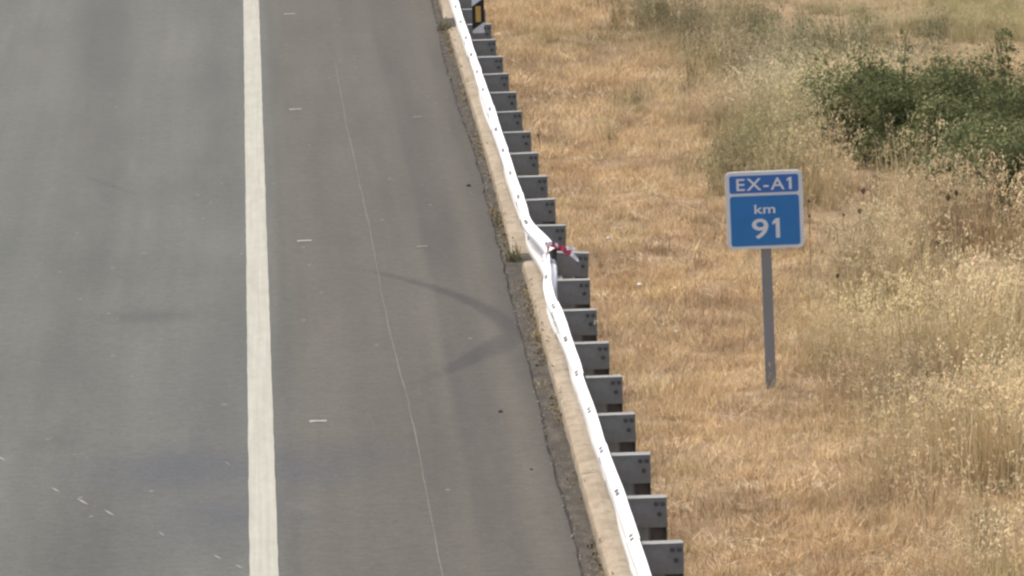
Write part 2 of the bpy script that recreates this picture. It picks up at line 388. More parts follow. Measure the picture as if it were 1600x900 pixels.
# thin pale joint in the shoulder, wandering slightly
def joint():
    Y = np.arange(50, 90, 0.2); g = [(52, 1.125), (57.2, 1.11), (60.3, 1.09), (63, 1.05), (66.8, 1.01), (73.3, .98), (83, .90), (90, .87)]
    x = polyx(Y, g)+0.012*(vnoise(Y*0.9, 2.2)-0.5)+0.006*(vnoise(Y*3, 1.2)-0.5)
    w = 0.0018+0.003*np.clip(vnoise(Y*1.7, 6.6)*1.4-0.2, 0, 1)
    vs = []; 
    for i in range(len(Y)): vs += [(x[i]-w[i], Y[i], .003), (x[i]+w[i], Y[i], .003)]
    m = MB(); m.add(vs, [(2*i, 2*i+1, 2*i+3, 2*i+2) for i in range(len(Y)-1)]); m.build('shoulder_joint', M['joint'], road)
joint()
for (ax, ay, bx, by, w) in [(-3,714,8,720,.012),(81,763,93,769,.011),(121,780,138,789,.013),(164,798,178,806,.012),(248,832,258,838,.008),(334,868,346,874,.009),(368,883,380,889,.009),(352,722,360,728,.005)]:
    (x0, y0), (x1, y1) = ground(ax, ay), ground(bx, by); m = MB()
    h = w*3.5
    m.add([(x0, y0-h*.3, .004), (.5*(x0+x1), .5*(y0+y1)-h, .004), (x1, y1-h*.2, .004), (x1, y1+h*.2, .004), (.5*(x0+x1), .5*(y0+y1)+h, .004), (x0, y0+h*.3, .004)],
          [(0, 1, 4, 5), (1, 2, 3, 4)]); m.build('scrape', M['scrape'], road)

# broken asphalt strip between seam and kerb, with the dark seam groove
def strip_rows(name, fx0, fx1, zf, mat, y0=-20, y1=300, dy=0.08, nx=12, kind='structure', parent=None):
    Y = np.concatenate([np.arange(y0, 46, 1.0), np.arange(46, 104, dy), np.arange(104, y1, 2.0)])
    a = fx0(Y); b = fx1(Y); vs = []; 
    for j in range(nx):
        t = j/(nx-1); x = a+(b-a)*t; vs.append(np.stack([x, Y, zf(x, Y, t)], 1))
    V = np.stack(vs, 1).reshape(-1, 3); n = len(Y)
    i = (np.arange(n-1)[:, None]*nx+np.arange(nx-1)[None, :]).ravel()
    m = MB(); m.v = [tuple(v) for v in V]; m.f = [(q, q+1, q+nx+1, q+nx) for q in i]; m.m = [0]*len(m.f)
    o = m.build(name, mat, parent, smooth=True)
    if kind: o['kind'] = kind
    return o
def gz_gutter(x, y, t):
    return -0.004+0.024*(fbm(x*14, y*5)-0.45)+0.012*t+0.02*sstep(0.62, 0.75, fbm(x*5+9, y*2.4))*(t > .1)*(t < .4)
gut = strip_rows('gutter_strip', lambda y: seamx(y)+0.004+0.016*vnoise(y*4.1, 2.9), lambda y: polyx(y, KERB)+0.27, gz_gutter, M['gutter'])
strip_rows('seam', lambda y: seamx(y)-0.008, lambda y: seamx(y)+0.018+0.012*(vnoise(y*3.3, 5.5)-.3), lambda x, y, t: -0.016+0.013*sstep(.4, .75, vnoise(y*1.9, 4.4)), M['seam'], nx=3, kind=None, parent=gut)
# gravel lying along the seam and gutter
def gravel():
    m = MB(); r = random.Random(3)
    for _ in range(1500):
        y = 47+56*r.random(); sx = float(seamx(np.array([y]))[0]); x = sx+abs(r.gauss(0, 0.09))-0.03*r.random()
        if x > float(polyx(np.array([y]), KERB)[0])-0.01: continue
        s = 0.003+0.008*r.random()**2.5; z = 0.004+s*0.5
        a = r.random()*6.28; vs = []
        for k in range(4): vs.append((x+s*math.cos(a+k*1.57)*(.7+.6*r.random()), y+s*math.sin(a+k*1.57)*(.7+.6*r.random()), z-s*.6))
        vs.append((x, y, z+s*(.4+.5*r.random())))
        m.add(vs, [(0,1,4),(1,2,4),(2,3,4),(3,0,4)])
    return m.build('gravel', mottled('gravel_stone', (0.16, 0.14, 0.115), (0.46, 0.41, 0.34), 3, 0.9))
def litter():
    m = MB(); r = random.Random(9)
    for _ in range(5200):
        y = 47+56*r.random()
        if r.random() > 1.9*float(sstep(.42, .62, vnoise(np.array([y*.55]), np.array([4.7]))))*(1.0 if y < 84 else .5)+.05: continue
        x = float(polyx(np.array([y]), KERB)[0])-abs(r.gauss(0, .035))+(.05*r.random() if r.random() < .2 else 0)
        z = .005+.05*r.random()**2+(.10 if x > float(polyx(np.array([y]), KERB)[0])+.01 else 0); a = r.random()*6.28; L = .010+.020*r.random(); w = L*.3
        d = Vector((math.cos(a), math.sin(a), r.uniform(-.2, .9))).normalized(); q = Vector((-math.sin(a), math.cos(a), .2)); p = Vector((x, y, z))
        m.add([p-d*L, p+q*w, p+d*L, p-q*w], [(0, 1, 2, 3)])
    return m.build('leaf_litter', mottled('leaf_litter', (0.10, 0.08, 0.042), (0.27, 0.21, 0.115), 2.5, 0.9))
tag(litter(), 'brown and olive dead leaf litter gathered at the foot of the kerb', 'litter', kind='stuff')
tag(gravel(), 'loose pale gravel scattered along the dark seam at the shoulder edge', 'gravel', kind='stuff')

# ------------------------------------------------------------------ kerb, cast in lengths
kerb = empty('kerb', (2.3, 60, 0)); kerb['kind'] = 'structure'
KPROF = [(0.0, -0.06), (0.004, 0.055), (0.014, 0.088), (0.038, 0.104), (0.10, 0.112), (0.17, 0.106), (0.205, 0.09), (0.22, 0.055), (0.222, -0.06)]
def kerb_piece(y0, y1, taper0=0.0, taper1=0.0, seed=0):
    n = max(3, int((y1-y0)/0.12)); Y = np.linspace(y0, y1, n); vs = []; fs = []; k = len(KPROF)
    for i, y in enumerate(Y):
        x = float(polyx(np.array([y]), KERB)[0])
        h = 1.0
        if taper0: h *= 0.02+0.98*float(sstep(0, taper0, y-y0))
        if taper1: h *= 0.25+0.75*float(sstep(0, taper1, y1-y))
        e = min(y-y0, y1-y)
        for (a, b) in KPROF:
            j = 0.008*(float(vnoise(y*6+seed, b*60+a*40))-0.5)
            if e < 0.01: j -= 0.006
            vs.append((x+a+j-2.3, y-60, b*h+j if b > 0 else b))
    for i in range(n-1):
        for q in range(k-1): fs.append((i*k+q, (i+1)*k+q, (i+1)*k+q+1, i*k+q+1))
    fs += [tuple(range(k)), tuple((n-1)*k+q for q in range(k-1, -1, -1))]
    m = MB(); m.add(vs, fs); o = m.build('kerb_segment', M['kerb'], kerb, smooth=False); return o
near = [44.0, 50.55, 52.85, 55.9, 58.9, 61.6, 64.6, 69.05]
for a, b in zip(near[:-1], near[1:]): kerb_piece(a+.006, b-.006, 0, 0.0, a)
far = [70.35, 74.9, 79.6, 84.4, 89.3, 93.6]
for a, b in zip(far[:-1], far[1:]): kerb_piece(a+.006, b-.006, 2.0 if a == 70.35 else 0, 0.8 if b == 93.6 else 0, a)
for a, b in zip([95.3, 100, 106, 112, 118], [100, 106, 112, 118, 126]): kerb_piece(a+.006, b-.006, 0.7 if a == 95.3 else 0, 0, a)

# ------------------------------------------------------------------ verge ground
def gz(X, Y):
    X = np.asarray(X, float); Y = np.asarray(Y, float)
    w = sstep(2.5, 3.2, X)
    return -0.035+w*(0.09*(fbm(X*0.55, Y*0.28, 3)-0.5)+0.07*(fbm(X*1.7+4, Y*0.8+9, 3)-0.5))+0.012*w
gx = np.concatenate([np.linspace(-900, -60, 12), [-30, 0, 1.9], np.arange(2.15, 12.5, 0.08), np.linspace(13, 60, 24), np.linspace(80, 900, 12)])
gy = np.concatenate([np.linspace(-200, 40, 14), np.arange(45, 112, 0.16), np.linspace(113, 180, 30), np.linspace(200, 1500, 14)])
grid_mesh('ground', gx, gy, lambda X, Y: np.where(X < 2.1, -0.12, gz(X, Y)), M['soil'], kind='structure')
def gz1(x, y): return float(gz(np.array([x]), np.array([y]))[0])

# ------------------------------------------------------------------ grass: tufts scattered by geometry nodes
def blade(vs, fs, tn, rng, base, length, tilt, az, width, curve, segs=3, tone=None, twist=None):
    """one bent strip; tone rises to the tip"""
    p = np.array(base, float); a = tilt; n0 = len(vs)
    side = az+PI/2 if twist is None else twist
    sx, sy = math.cos(side), math.sin(side); t0 = rng.random() if tone is None else tone
    for i in range(segs+1):
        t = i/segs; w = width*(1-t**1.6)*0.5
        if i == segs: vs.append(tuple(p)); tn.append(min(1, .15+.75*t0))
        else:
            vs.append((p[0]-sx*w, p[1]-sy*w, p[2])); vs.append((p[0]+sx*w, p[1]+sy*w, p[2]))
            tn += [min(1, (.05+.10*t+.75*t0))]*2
        d = length/segs
        p = p+np.array([math.sin(a)*math.cos(az), math.sin(a)*math.sin(az), math.cos(a)])*d
        a = a+curve/segs
    for i in range(segs-1): fs.append((n0+2*i, n0+2*i+1, n0+2*i+3, n0+2*i+2))
    fs.append((n0+2*segs-2, n0+2*segs-1, n0+2*segs))
    return p
def tuft_mown(seed, n=42, lo=.05, hi=.19, r=.14):
    g = random.Random(seed); vs, fs, tn = [], [], []
    for _ in range(n):
        an = g.random()*6.28; d = r*math.sqrt(g.random())
        blade(vs, fs, tn, g, (d*math.cos(an), d*math.sin(an), -0.01), g.uniform(lo, hi), g.uniform(.45, 1.5), g.random()*6.28, g.uniform(.0035, .0065), g.uniform(-.9, 1.0), 4)
    return vs, fs, tn
def tuft_straw(seed, n=14):
    g = random.Random(seed); vs, fs, tn = [], [], []; fl = g.random()*6.28
    for _ in range(n):
        an = g.random()*6.28; d = .2*g.random()
        blade(vs, fs, tn, g, (d*math.cos(an), d*math.sin(an), .02+.05*g.random()), g.uniform(.08, .24), g.uniform(1.2, 1.52), fl+g.gauss(0, .6), g.uniform(.003, .0055), g.uniform(0, .35), 4, tone=.6+.4*g.random())
    return vs, fs, tn
def tuft_tall(seed, n=34, lo=.22, hi=.52, r=.14, heads=9):
    g = random.Random(seed); vs, fs, tn = [], [], []
    for k in range(n):
        an = g.random()*6.28; d = r*math.sqrt(g.random())
        blade(vs, fs, tn, g, (d*math.cos(an), d*math.sin(an), -.01), g.uniform(lo*.5, hi*.85), abs(g.gauss(.1, .2)), g.random()*6.28, g.uniform(.0035, .0075), g.uniform(.1, 1.3), 4)
    for k in range(heads):
        an = g.random()*6.28; d = r*math.sqrt(g.random()); az = g.random()*6.28
        tip = blade(vs, fs, tn, g, (d*math.cos(an), d*math.sin(an), -.01), g.uniform(hi*.75, hi*1.15), abs(g.gauss(.05, .1)), az, .004, g.uniform(.2, .8), 4, tone=.55)
        for q in range(g.randint(5, 9)):          # drooping spikelets
            o = (tip[0]+g.gauss(0, .016), tip[1]+g.gauss(0, .016), tip[2]-g.random()*.085)
            blade(vs, fs, tn, g, o, g.uniform(.018, .034), g.uniform(1.6, 3.0), g.random()*6.28, g.uniform(.006, .011), 0, 2, tone=.8+.2*g.random())
    return vs, fs, tn
def tuft_stalk(seed, n=11):
    g = random.Random(seed); vs, fs, tn = [], [], []
    for k in range(n):
        an = g.random()*6.28; d = .22*math.sqrt(g.random())
        blade(vs, fs, tn, g, (d*math.cos(an), d*math.sin(an), -.01), g.uniform(.4, .85), abs(g.gauss(.03, .07)), g.random()*6.28, g.uniform(.006, .010), g.uniform(0, .35), 4, tone=g.choice((.25, .5, .8, .95)))
    return vs, fs, tn
def tuft_weed(seed, n=26, hi=.4):
    g = random.Random(seed); vs, fs, tn = [], [], []
    for k in range(n):
        an = g.random()*6.28; d = .13*math.sqrt(g.random()); az = g.random()*6.28; L = g.uniform(.4, 1)*hi
        tip = blade(vs, fs, tn, g, (d*math.cos(an), d*math.sin(an), -.01), L, abs(g.gauss(.1, .2)), az, .006, g.uniform(0, .5), 3, tone=.3)
        for q in range(6):
            f = .3+.7*g.random(); o = (d*math.cos(an)*(1-f)+tip[0]*f, d*math.sin(an)*(1-f)+tip[1]*f, tip[2]*f)
            blade(vs, fs, tn, g, o, g.uniform(.02, .05), g.uniform(.4, 2.0), g.random()*6.28, g.uniform(.010, .018), .4, 2, tone=.2+.7*g.random())
    return vs, fs, tn
def scatter(name, tufts, pts, rot, scl, var, col, mat):
    V = []; F = []; T = []; vid = []
    for k, (vs, fs, tn) in enumerate(tufts):
        n = len(V); V += vs; F += [tuple(i+n for i in f) for f in fs]; T += tn; vid += [k]*len(vs)
    nt = len(V); N = len(pts)
    me = bpy.data.meshes.new(name)
    me.from_pydata(V+[tuple(p) for p in pts], [], F)
    def put(nm, ty, arr, key):
        a = me.attributes.new(nm, ty, 'POINT'); a.data.foreach_set(key, np.ascontiguousarray(arr).ravel())
    put('vid', 'INT', np.array(vid+[-1]*N, np.int32), 'value')
    put('pv', 'INT', np.concatenate([np.full(nt, -1), var]).astype(np.int32), 'value')
    put('rot', 'FLOAT_VECTOR', np.concatenate([np.zeros((nt, 3)), rot]).astype(np.float32), 'vector')
    put('scl', 'FLOAT', np.concatenate([np.ones(nt), scl]).astype(np.float32), 'value')
    c4 = np.concatenate([np.ones((nt, 4)), np.concatenate([col, np.ones((N, 1))], 1)]).astype(np.float32)
    put('icol', 'FLOAT_COLOR', c4, 'color')
    put('tone', 'FLOAT', np.array(T+[0]*N, np.float32), 'value')
    me.materials.append(mat)
    o = link(name, me)
    ng = bpy.data.node_groups.new(name+'_scatter', 'GeometryNodeTree')
    ng.interface.new_socket('Geometry', in_out='INPUT', socket_type='NodeSocketGeometry')
    ng.interface.new_socket('Geometry', in_out='OUTPUT', socket_type='NodeSocketGeometry')
    nn, ll = ng.nodes, ng.links
    gi = nn.new('NodeGroupInput'); go = nn.new('NodeGroupOutput'); jn = nn.new('GeometryNodeJoinGeometry')
    def named(nm, ty):
        q = nn.new('GeometryNodeInputNamedAttribute'); q.data_type = ty; q.inputs['Name'].default_value = nm; return q.outputs['Attribute']
    def sel(nm, k):
        c = nn.new('FunctionNodeCompare'); c.data_type = 'INT'; c.operation = 'EQUAL'
        ll.new(named(nm, 'INT'), c.inputs[2]); c.inputs[3].default_value = k
        sg = nn.new('GeometryNodeSeparateGeometry'); sg.domain = 'POINT'
        ll.new(gi.outputs[0], sg.inputs['Geometry']); ll.new(c.outputs[0], sg.inputs['Selection']); return sg.outputs['Selection']
    for k in range(len(tufts)):
        ip = nn.new('GeometryNodeInstanceOnPoints')
        ll.new(sel('pv', k), ip.inputs['Points']); ll.new(sel('vid', k), ip.inputs['Instance'])
        er = nn.new('FunctionNodeEulerToRotation'); ll.new(named('rot', 'FLOAT_VECTOR'), er.inputs[0])
        ll.new(er.outputs[0], ip.inputs['Rotation']); ll.new(named('scl', 'FLOAT'), ip.inputs['Scale'])
        ll.new(ip.outputs[0], jn.inputs[0])
    ll.new(jn.outputs[0], go.inputs[0])
    md = o.modifiers.new('scatter', 'NODES'); md.node_group = ng
    return o

# where the mown strip gives way to tall growth (x of the border at distance y)
BORD = [ground(*p) for p in [(1440,930),(1400,860),(1345,760),(1330,700),(1290,640),(1255,560),(1228,470),(1190,380),(1140,300),(1105,240),(1075,170),(1050,110),(1015,60),(990,10),(985,-60)]]
BX = [(b[1], b[0]) for b in BORD]
def border(y): return polyx(y, BX)+0.5*(fbm(np.asarray(y)*0.5, 3.3)-0.5)
def patchcol(x, y, base, alt, dark):
    n1 = fbm(x*0.9, y*0.35, 4)[:, None]; n2 = fbm(x*2.6+40, y*0.9+7, 3)[:, None]
    n3 = fbm(x*5+3, y*1.7+15, 2)[:, None]
    c = base+(alt-base)*sstep(.35, .68, n1)
    return c+(dark-c)*(0.75*sstep(.55, .70, n2)+.35*sstep(.55, .75, n3)).clip(0, .9)
def paint(c, x, y, lst):
    for px, py, rx, ry, tint, a in lst:
        qx, qy = ground(px, py)
        w = (a*np.exp(-(((x-qx)/rx)**2+((y-qy)/ry)**2)))[:, None]; c = c+(np.array(tint)-c)*w
    return c
STRAW = np.array([.63, .485, .285]); ORANGE = np.array([.585, .425, .235]); BROWN = np.array([.33, .238, .14])
PALE = np.array([.64, .54, .325]); TALL = np.array([.60, .485, .29]); TBROWN = np.array([.45, .34, .205])
OLIVE = (.25, .235, .12); GREEN = (.14, .175, .075)
TINTS = [(1235,185,.45,1.8,(.60,.56,.40),.75),(1330,150,.4,1.2,(.55,.52,.36),.6),(1040,35,.45,1.6,(.20,.175,.095),.8),(1110,55,.4,1.4,(.21,.18,.10),.8),(1190,75,.35,1.3,(.22,.19,.125),.8),(1500,430,.3,1.3,(.42,.36,.23),.4),(1420,560,.5,1.5,(.55,.47,.26),.5),(1360,520,.5,1.5,(.57,.47,.25),.5),(1540,520,.4,1.2,(.40,.34,.22),.6),(1010,545,.35,.9,(.42,.26,.13),.6),(1130,500,.3,.5,(.30,.205,.12),.6),(890,150,.5,.8,(.36,.25,.15),.5),(930,95,.4,.7,(.33,.25,.15),.5),(870,250,.5,1.0,(.42,.28,.15),.4),(1190,262,.55,2.6,(.25,.25,.115),.85),(985,165,.16,.9,(.20,.21,.10),.8),(950,60,.7,1.8,(.27,.225,.125),.7),(1080,50,.55,2.0,(.255,.225,.125),.8),(1165,62,.55,1.8,(.24,.205,.13),.75),
         (1480,640,.3,1.3,(.21,.15,.09),.8),(1420,650,.25,.9,(.25,.18,.11),.6),(1530,620,.3,1.0,(.22,.19,.10),.6),(1330,440,.3,1.6,(.36,.32,.20),.5),
         (1450,30,2.4,7.0,(.40,.365,.20),.75),(1560,20,1.5,6.0,(.42,.40,.19),.6),(1260,140,.9,3.0,(.34,.31,.17),.6),(1290,60,.9,4,(.40,.35,.20),.6),
         (1100,120,.5,3.5,(.38,.325,.19),.5),(850,60,.5,2,(.45,.40,.20),.4),(1140,545,.3,.8,(.30,.20,.115),.6),(1080,480,.5,.5,(.33,.225,.13),.5),(1150,640,.5,.6,(.36,.25,.145),.4),(1190,790,.5,.6,(.32,.235,.14),.5)]
def place(n, x0, x1, y0, y1, seed, keep):
    g = np.random.default_rng(seed); x = g.uniform(x0, x1, n); y = g.uniform(y0, y1, n)
    k = keep(x, y, g); x, y = x[k], y[k]
    return x, y, gz(x, y), g
def jitter(c, g, a=.16): return np.clip(c*(1+a*g.standard_normal((len(c), 1)))*(1+.03*g.standard_normal(c.shape)), .02, .9)
def zrot(g, n, t=.12): return np.stack([g.normal(0, t, n), g.normal(0, t, n), g.uniform(0, 6.283, n)], 1)
# mown strip
x, y, z, g = place(26000, 2.56, 9.5, 45, 128, 21, lambda x, y, g: (x < border(y)+.35) & ~((x < 2.72) & (g.random(len(x)) < .55)))
c = jitter(paint(patchcol(x, y, STRAW, ORANGE, BROWN), x, y, TINTS), g)
n = len(x); var = g.integers(0, 6, n); st = g.random(n) < .11; var[st] = g.integers(6, 9, st.sum())
sc = (.55+.75*fbm(x*1.1+3, y*.5, 3)+.25*g.random(n)); c[st] = jitter(np.tile(np.array([.68, .55, .37]), (st.sum(), 1)), g)
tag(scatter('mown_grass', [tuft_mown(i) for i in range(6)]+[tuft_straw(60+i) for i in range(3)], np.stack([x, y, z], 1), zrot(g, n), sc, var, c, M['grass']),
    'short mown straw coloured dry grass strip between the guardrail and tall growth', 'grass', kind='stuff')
# ------------------------------------------------------------------ bushes
def bush(cx, cy, rx, ry, h, nleaf, seed, label, spikes=0, dens=1.0, tb=0.0):
    g = np.random.default_rng(seed); root = empty('bramble_bush', (cx, cy, gz1(cx, cy)))
    tag(root, label, 'bush', 'green bushes at the back of the verge')
    m = MB(); cl = []
    ns = int(26*dens)
    for k in range(ns):
        a = g.uniform(0, 6.283); d = math.sqrt(g.random()); bx, by = d*rx*math.cos(a)*.75, d*ry*math.sin(a)*.75
        hh = h*(1-.55*d*d)*g.uniform(.65, 1.1); lx, ly = g.normal(0, .25*rx), g.normal(0, .12*ry)
        pts = [(bx, by, -.03), (bx+lx*.2, by+ly*.2, hh*.45), (bx+lx*.6, by+ly*.6, hh*.85), (bx+lx, by+ly, hh)]
        m.tube(pts, [.014, .010, .007, .003], 5)
        for f in np.linspace(.25, 1.0, 5):
            i = min(2, int(f*3)); t = f*3-i; p = [pts[i][q]*(1-t)+pts[min(i+1, 3)][q]*t for q in range(3)]
            cl.append((p[0], p[1], p[2], g.uniform(.10, .22)))
    for k in range(spikes):
        bx, by = g.uniform(-.8, .8)*rx, g.uniform(-.3, .9)*ry; hh = h*g.uniform(1.15, 1.4)
        m.tube([(bx, by, 0), (bx+g.normal(0, .05), by, hh*.6), (bx+g.normal(0, .1), by, hh)], [.008, .006, .003], 5)
        for f in np.linspace(.5, 1.0, 6): cl.append((bx+g.normal(0, .03), by, hh*f, .075))
    m.build('stem', M['bark'], root)['kind'] = 'stuff'
    cl = np.array(cl); pw = cl[:, 3]**2; idx = g.choice(len(cl), nleaf, p=pw/pw.sum()); w = g.standard_normal((nleaf, 3))
    w /= np.linalg.norm(w, axis=1)[:, None]; rad = cl[idx, 3][:, None]*g.random((nleaf, 1))**.45
    P = cl[idx, :3]+w*rad*np.array([1.25, 1.6, .9]); P[:, 2] = np.maximum(P[:, 2], .03)
    # leaf: four-corner blade facing mostly outward and up
    nrm = w*.7+np.array([0, 0, .55])+.55*g.standard_normal((nleaf, 3)); nrm /= np.linalg.norm(nrm, axis=1)[:, None]
    u = np.cross(nrm, g.standard_normal((nleaf, 3))); u /= np.linalg.norm(u, axis=1)[:, None]; v = np.cross(nrm, u)
    L = g.uniform(.013, .032, (nleaf, 1)); W = L*g.uniform(.4, .65, (nleaf, 1))
    V = np.stack([P-u*L, P+v*W+nrm*W*.3, P+u*L, P-v*W+nrm*W*.3], 1).reshape(-1, 3)
    F = np.arange(nleaf*4).reshape(-1, 4)
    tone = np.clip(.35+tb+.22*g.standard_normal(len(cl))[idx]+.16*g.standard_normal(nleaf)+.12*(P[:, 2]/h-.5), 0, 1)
    tone[g.random(nleaf) < .02] = 1.0
    me = bpy.data.meshes.new('foliage'); me.from_pydata(V.tolist(), [], F.tolist())
    a = me.attributes.new('tone', 'FLOAT', 'POINT'); a.data.foreach_set('value', np.repeat(tone, 4).astype(np.float32))
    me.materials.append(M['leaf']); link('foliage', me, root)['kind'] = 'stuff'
BUSHES = [
    (1285,175,.45,1.3,.42,3600,1,'low sparse green bush at the left end of the green thicket',0,.6,.28),
    (1385,238,.85,2.2,.92,21000,2,'rounded mid green bush behind the pale seed heads right of the sign',1,1.3,.10),
    (1485,258,.85,2.6,1.06,26000,3,'dense dark green bush in the middle of the thicket',2,1.4,.04),
    (1595,288,.88,3.0,1.20,30000,4,'dark green bush with upright shoots at the right edge',2,1.5,.02),
    (1555,325,.66,1.7,.90,16000,5,'low dark bush bulging forward toward the dry grass',0,1.1,.0),
    (1640,352,.76,2.0,.96,18000,6,'foremost dark green bush cut by the right edge of the frame',0,1.1,.0),
    (1710,310,.85,2.8,1.1,9000,7,'green bush just outside the right edge behind the foremost one',1,1.0,.0)]
def bushy(x, y, k=1.0):
    d = np.zeros(len(x), bool)
    for b in BUSHES:
        qx, qy = ground(b[0], b[1]); d |= ((x-qx)/(b[2]*k))**2+((y-qy)/(b[3]*k))**2 < 1
    return d
for px, py, rx, ry, h, nl, sd, lab, sp, dn, tb in BUSHES:
    bx_, by_ = ground(px, py); bush(bx_, by_, rx, ry, h, nl, sd, lab, sp, dn, tb)
# tall dry growth in clumps with darker gaps
def behind(x, y): return sstep(-.6, .6, y-np.interp(x, [5.5, 6.2, 6.9, 7.6, 8.6], [88, 84, 80, 77, 72]))
def tkeep(x, y, g):
    cl = fbm(x*1.5+20, y*.5, 3)
    return (x > border(y)-.1+.2*g.standard_normal(len(x))) & (np.hypot(x-4.03, (y-60.7)*.5) > .42) & ~bushy(x, y, 1.0) & (g.random(len(x)) < .12+1.1*sstep(.36, .60, cl))
x, y, z, g = place(34000, 3.2, 12.5, 45, 128, 22, tkeep)
c = jitter(paint(patchcol(x, y, TALL, PALE, TBROWN), x, y, TINTS), g, .2)
n = len(x); var = g.integers(0, 7, n); sk = g.random(n) < .16; var[sk] = g.integers(7, 9, sk.sum())
c = c*(.72+.5*fbm(x*3.1+7, y*1.3+2, 2))[:, None]
edge = sstep(-.2, 1.1, x-border(y)); cl = fbm(x*1.5+20, y*.5, 3)
sc = (.30+.45*edge)*(.55+.9*sstep(.36, .62, cl))+.30*g.random(n); sc *= 1-.45*sstep(80, 92, y); sc *= 1-.35*behind(x, y)*(x > 5.5)
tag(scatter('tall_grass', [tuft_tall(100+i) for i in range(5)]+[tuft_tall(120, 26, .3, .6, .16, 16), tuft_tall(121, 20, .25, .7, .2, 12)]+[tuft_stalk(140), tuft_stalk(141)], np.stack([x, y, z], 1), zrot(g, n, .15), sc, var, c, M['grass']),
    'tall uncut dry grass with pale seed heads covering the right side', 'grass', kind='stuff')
# dark low thatch between the clumps
x, y, z, g = place(9000, 3.2, 12.5, 45, 128, 27, lambda x, y, g: (x > border(y)) & ~bushy(x, y, .8))
c = jitter(paint(np.tile(TBROWN, (len(x), 1)), x, y, TINTS), g, .2); n = len(x)
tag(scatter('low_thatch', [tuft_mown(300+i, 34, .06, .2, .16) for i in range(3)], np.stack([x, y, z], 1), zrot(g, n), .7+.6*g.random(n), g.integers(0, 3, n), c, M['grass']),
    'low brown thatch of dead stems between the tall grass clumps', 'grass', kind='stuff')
# green and olive weeds mixed in
def wkeep(x, y, g):
    d = np.zeros(len(x))
    for px, py, rx, ry, a in [(1190,262,.45,2.2,.9),(985,162,.12,.5,.9),(1270,130,.7,3.0,.9),(1080,45,.5,1.6,.5),(1180,60,.45,1.4,.5),(1500,640,.3,1.0,.5),(1350,440,.25,1.0,.35),(1560,560,.2,1.0,.4),(1555,860,.08,.9,.6),(1380,215,1.3,2.4,.6),(1560,330,.8,2.4,.6),(1330,110,1.2,4,.45),(1250,110,.7,3.0,.8),(1060,30,.5,2.0,.6),(1150,50,.5,1.6,.6)]:
        qx, qy = ground(px, py); d = np.maximum(d, a*np.exp(-(((x-qx)/rx)**2+((y-qy)/ry)**2)))
    return g.random(len(x)) < d*.8
x, y, z, g = place(14000, 2.8, 12, 45, 112, 23, wkeep)
n = len(x); t = g.random((n, 1)); near_green = sstep(84, 76, y)
c = jitter(np.array([.235, .22, .115])*(1-t)+np.array([.33, .285, .17])*t, g, .2)
far_g = (x > 6.0) & (y > 74) & (y < 93); c[far_g] = jitter(np.tile(np.array([.20, .215, .115]), (far_g.sum(), 1)), g, .25)
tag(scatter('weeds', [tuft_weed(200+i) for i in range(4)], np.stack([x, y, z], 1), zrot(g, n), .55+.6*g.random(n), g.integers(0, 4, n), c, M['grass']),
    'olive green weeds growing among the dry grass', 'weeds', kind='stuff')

# ------------------------------------------------------------------ guardrail
RX = 2.345                              # back plane of the beam
POSTS = [48.78-2*1.991+1.991*k for k in range(34)]
iD = min(range(len(POSTS)), key=lambda i: abs(POSTS[i]-64.75))     # post at the break
YB = POSTS[iD]
rail = empty('guardrail', (RX, 60, 0))
tag(rail, 'long white guardrail on steel posts, buckled and broken beside the kerb', 'guardrail')
HALF = [(-.010, .156), (-.022, .153), (-.052, .133), (-.076, .114), (-.083, .102), (-.083, .074), (-.076, .060), (-.040, .040), (-.010, .020), (-.004, .008)]
WPROF = HALF+[(a, -b) for a, b in HALF[::-1]]
ZC = 0.600
def wave(y, s): return float(vnoise(np.array([y*.55+s]), np.array([s*1.7]))[0])-.5
def beam_pose(y, side):
    """lateral shift, lift and lean of the beam at distance y; side 'far' or 'near' of the break"""
    dx = .012*wave(y, 2.2)+.006*wave(y*2.3, 7.7); dz = .010*wave(y*1.1, 5.1); tw = -.15+.14*wave(y*1.25, 9.4)
    d = y-YB
    if side == 'far':
        t = float(sstep(3.1, -.15, d)); t2 = t**1.25
        dx += .078*t2; tw += .28*t2; dz += -.012*t2
    else:
        t = float(sstep(-2.6, .15, d)); dx += .068*t; tw -= .34*t**1.3; dz -= .012*t
        dx += -.02*math.exp(-((d+3.2)/1.2)**2)+.012*math.exp(-((d+1.7)/.7)**2)
    return dx, dz, tw
def pivot(y, side): return .11-.266*float(sstep(3.4, 1.2, y-YB)) if side == 'far' else .11
